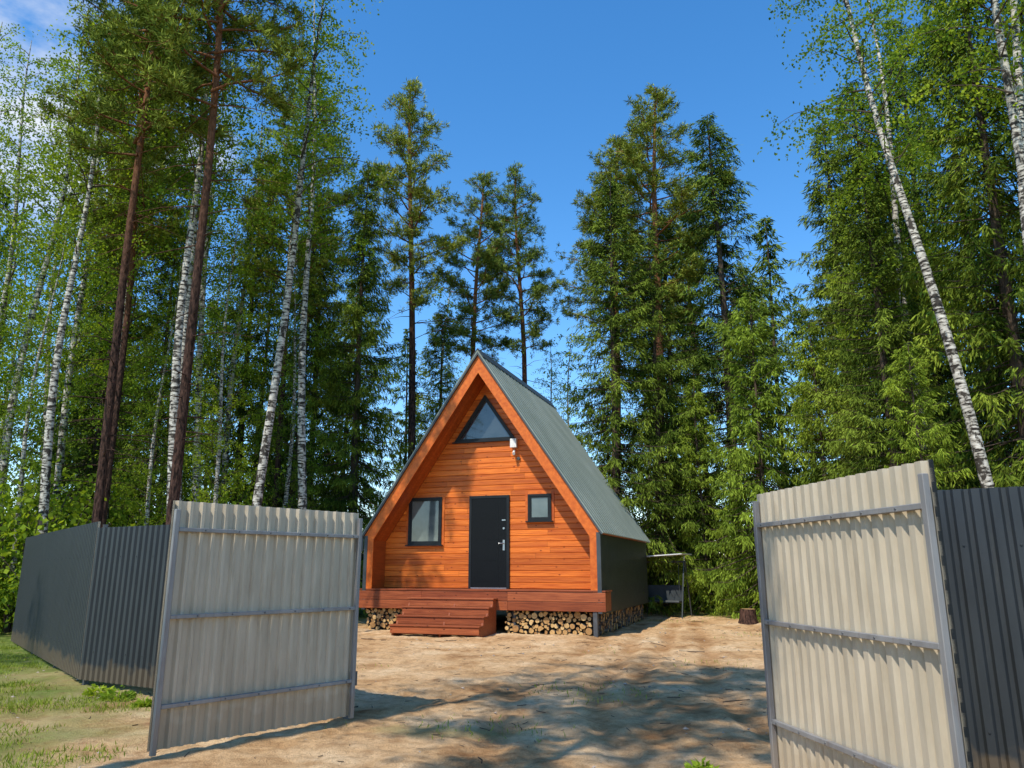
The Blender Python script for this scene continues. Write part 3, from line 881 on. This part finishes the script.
for k in range(70):
    x = rr.uniform(-26, 28); y = rr.uniform(28, 40)
    if abs(x) < 10 and y < 31: continue
    plant('undergrowth', SH, x, y, rr.uniform(1.6, 4.2), parent=UN)
for k in range(30):
    x = rr.uniform(-22, -9.0); y = rr.uniform(18.5, 30)
    plant('undergrowth', SH, x, y, rr.uniform(2.0, 5.0), parent=UN)
for k in range(10):
    plant('undergrowth', SH, rr.uniform(11, 16), rr.uniform(14, 27), rr.uniform(1.0, 2.2), parent=UN)
for x, y, h in ((-12.9, 17.6, 1.6), (-14.2, 18.6, 2.6)):
    plant('shrub', SH, x, y, h)
# trees outside the view, beside the photographer (dappled shade on the yard)
plant('birch_tree', BI, -5.8, 2.4, 19, 3)
plant('pine_tree', PT, -4.2, 0.6, 20)
plant('pine_tree', PT, -2.2, -5.4, 21)
plant('birch_tree', BI, -14.5, 6.0, 17, 3)

# ------------------------------------------------------------ grass and plants
def grass_patch(name, pts, hmin, hmax, w, seed, per=14, spread=.1):
    r = np.random.default_rng(seed); C = []
    for (x, y) in pts:
        for k in range(per):
            px, py = x+r.normal(0, spread), y+r.normal(0, spread); C.append((px, py, hgt(px, py)-.01))
    C = np.array(C); m = len(C)
    A = norm(np.stack([r.normal(0, .5, m), r.normal(0, .5, m), np.ones(m)], 1))*r.uniform(hmin, hmax, (m, 1))
    B = norm(np.stack([r.normal(0, 1, m), r.normal(0, 1, m), np.zeros(m)], 1))*w
    mb = MB(); mb.kites(C, A, B, 0, r.uniform(0, 1, m)); obj(name, mb.mesh(name, [M_grass]))
pts = []
for k in range(7500):
    x, y = rr.uniform(-13, -3.4), rr.uniform(6.2, 17)
    if y > 11.1-(x+5.95)*1.25 and x < -5.95: continue
    if x > -5.95 and y > 11.0-(x+5.95)*.58: continue
    if mnoise.noise(Vector((x*.9, y*.9, 3))) + (-3.2-x)*.06 < 0.12: continue
    pts.append((x, y))
grass_patch('grass', pts, .02, .09, .005, 5, 13)
pts = []
for k in range(9000):
    x, y = rr.uniform(-4, 16), rr.uniform(8, 38)
    if yard(x, y) < .95 and (patch(x, y) < .36 or rr.random() < .4): continue
    if -4.5 < x < 4 and 17.5 < y < 29: continue
    pts.append((x, y))
grass_patch('grass', pts, .03, .10, .006, 6, 7, .22)
def weed(name, x, y, s, seed):
    r = np.random.default_rng(seed); m = 160; a = r.uniform(0, 6.28, m); d = r.uniform(.0, 1, m)**.6*s
    C = np.stack([x+np.cos(a)*d*.7, y+np.sin(a)*d*.7, hgt(x, y)+r.uniform(0, .6, m)*s*(1.2-d/s)], 1)
    A = norm(np.stack([np.cos(a), np.sin(a), r.uniform(-.1, .9, m)], 1))*r.uniform(.04, .09, (m, 1))
    B = norm(np.cross(A, r.normal(0, 1, (m, 3))))*r.uniform(.012, .022, (m, 1))
    mb = MB(); mb.kites(C, A, B, 0, r.uniform(.2, 1, m)); obj(name, mb.mesh(name, [M_shrub]))
weed('weed_plant', 1.45, 6.35, .13, 1); weed('weed_plant', -4.9, 10.1, .25, 2); weed('weed_plant', -5.3, 10.4, .22, 3); weed('weed_plant', -4.3, 9.5, .12, 4)

r = np.random.default_rng(9); mb = MB()
for k in range(1300):
    x, y = r.uniform(-9, 10), r.uniform(5.5, 30)
    if -4.6 < x < 4.6 and 18.6 < y < 28: continue
    a = r.uniform(0, 6.28); L = r.uniform(.02, .16) if r.random() < .94 else r.uniform(.2, .6); z = hgt(x, y)+.006
    d = np.array([math.cos(a), math.sin(a), r.uniform(-.05, .1)])*L; p = np.array([x, y, z])
    mb.tube([p, p+d*.5+r.normal(0, .05*L, 3)*[1, 1, 0], p+d], [.003+.008*L]*3, 4, 0, .5)
obj('fallen_twigs', mb.mesh('twigs', [M_bark_s]))
mb = MB()
for k in range(520):
    x, y = r.uniform(-9, 10), r.uniform(5.2, 24); s = r.uniform(.008, .03); z = hgt(x, y)
    v = norm(np.array([(1,0,0),(0,1,0),(-1,0,0),(0,-1,0),(0,0,1),(0,0,-1)], float)+r.normal(0, .25, (6, 3)))*s*[1.2, 1, .7]+[x, y, z+.2*s]
    mb.add(v, [(0,1,4),(1,2,4),(2,3,4),(3,0,4),(1,0,5),(2,1,5),(3,2,5),(0,3,5)], 0, .5)
obj('stones', mb.mesh('stones', [simple('stone', (.25, .19, .14), (.45, .37, .30), rough=.9)]))

e = empty('garden_swing', (5.0, 26.0, 0.04), -0.5)
mb = MB()
for sx in (-.75, .75):
    for sy in (-.55, .55): mb.tube([(sx, sy, 0), (sx, sy*.1, 1.75)], [.025, .025], 8, 0)
mb.tube([(-.8, 0, 1.75), (.8, 0, 1.75)], [.028, .028], 8, 0)
for sx in (-.55, .55):
    mb.tube([(sx, 0, 1.74), (sx, -.05, .5)], [.01, .01], 5, 0)
obj('frame', mb.mesh('swing_frame', [M_trim]), e)
mb = MB(); mb.box(-.6, .6, -.3, .2, .45, .52, 0); mb.box(-.6, .6, .2, .27, .5, 1.0, 0)
bevel(obj('seat', mb.mesh('swing_seat', [M_trim]), e), .02)
mb = MB(); mb.prism([(-.85, 1.88), (.85, 1.98), (.85, 2.01), (-.85, 1.91)], -.6, .6, 0)
for sx in (-.75, .75): mb.tube([(sx, 0, 1.75), (sx, 0, 1.93)], [.015, .015], 6, 0)
obj('canopy', mb.mesh('swing_canopy', [M_white]), e)
mb = MB()
a = np.linspace(0, 2*np.pi, 15)[:-1]
P = [(0, 0, -.1), (0, 0, .15), (0.01, 0, .42)]; mb.tube(P, [.34, .25, .22], 14, 0)
mb.add([(0.01+.22*math.cos(t), .22*math.sin(t), .421) for t in a], [tuple(range(14))], 1, .6)
obj('tree_stump', mb.mesh('stump', [M_bark_p, M_logend]), None, (6.9, 23.2, .0))

# ------------------------------------------------------------ light & sky
el = math.radians(54); hx, hy = 0.575, 0.818
tr = Vector((hx*math.cos(el), hy*math.cos(el), -math.sin(el)))
sun = bpy.data.lights.new('sun', 'SUN'); sun.energy = 5.0; sun.angle = math.radians(0.5); sun.color = (1.0, 0.95, 0.84)
so = bpy.data.objects.new('sun', sun); COL.objects.link(so); so.location = (-10, -12, 25)
so.rotation_euler = tr.to_track_quat('-Z', 'Y').to_euler()
w = bpy.data.worlds.new('World'); scene.world = w; w.use_nodes = True
nt = w.node_tree; bg = nt.nodes['Background']
sky = N(nt, 'ShaderNodeTexSky'); sky.sky_type = 'NISHITA'; sky.sun_disc = False
sky.sun_elevation = el; sky.sun_rotation = math.atan2(-hx, -hy) % (2*math.pi)
sky.air_density = 1.0; sky.dust_density = 0.1; sky.ozone_density = 2.0
tc = N(nt, 'ShaderNodeTexCoord')
mp = N(nt, 'ShaderNodeMapping'); mp.inputs['Scale'].default_value = (1.2, 1.2, 2.6)
nt.links.new(tc.outputs['Generated'], mp.inputs['Vector'])
n = noise(nt, mp.outputs['Vector'], 3.2, 7, 0.6)
dp = N(nt, 'ShaderNodeVectorMath', operation='DOT_PRODUCT')
dp.inputs[1].default_value = Vector((-0.56, 0.65, 0.51)).normalized()
nt.links.new(tc.outputs['Generated'], dp.inputs[0])
mr = N(nt, 'ShaderNodeMapRange'); mr.inputs[1].default_value = 0.93; mr.inputs[2].default_value = 1.0; mr.inputs[3].default_value = -0.12; mr.inputs[4].default_value = 0.16
nt.links.new(dp.outputs['Value'], mr.inputs[0])
ad = N(nt, 'ShaderNodeMath', operation='ADD'); nt.links.new(n.outputs['Fac'], ad.inputs[0]); nt.links.new(mr.outputs[0], ad.inputs[1])
cr = ramp(nt, [(0.54, (0, 0, 0)), (0.78, (0.95, 0.95, 0.95))]); nt.links.new(ad.outputs[0], cr.inputs['Fac'])
hs = N(nt, 'ShaderNodeHueSaturation'); hs.inputs['Saturation'].default_value = 1.32; hs.inputs['Value'].default_value = 1.7
nt.links.new(sky.outputs[0], hs.inputs['Color'])
c = mixc(nt, cr.outputs['Color'], hs.outputs[0], (6.5, 6.7, 7.0))
nt.links.new(c, bg.inputs['Color']); bg.inputs['Strength'].default_value = 0.15

# ------------------------------------------------------------ camera
cd = bpy.data.cameras.new('camera'); cam = bpy.data.objects.new('camera', cd); COL.objects.link(cam)
cam.location = (0, 0, 1.55); cam.rotation_euler = (math.radians(90+13.7), 0, 0)
cd.sensor_width = 36; cd.lens = 760/1024*36; cd.clip_end = 3000; cd.clip_start = 0.05
scene.camera = cam
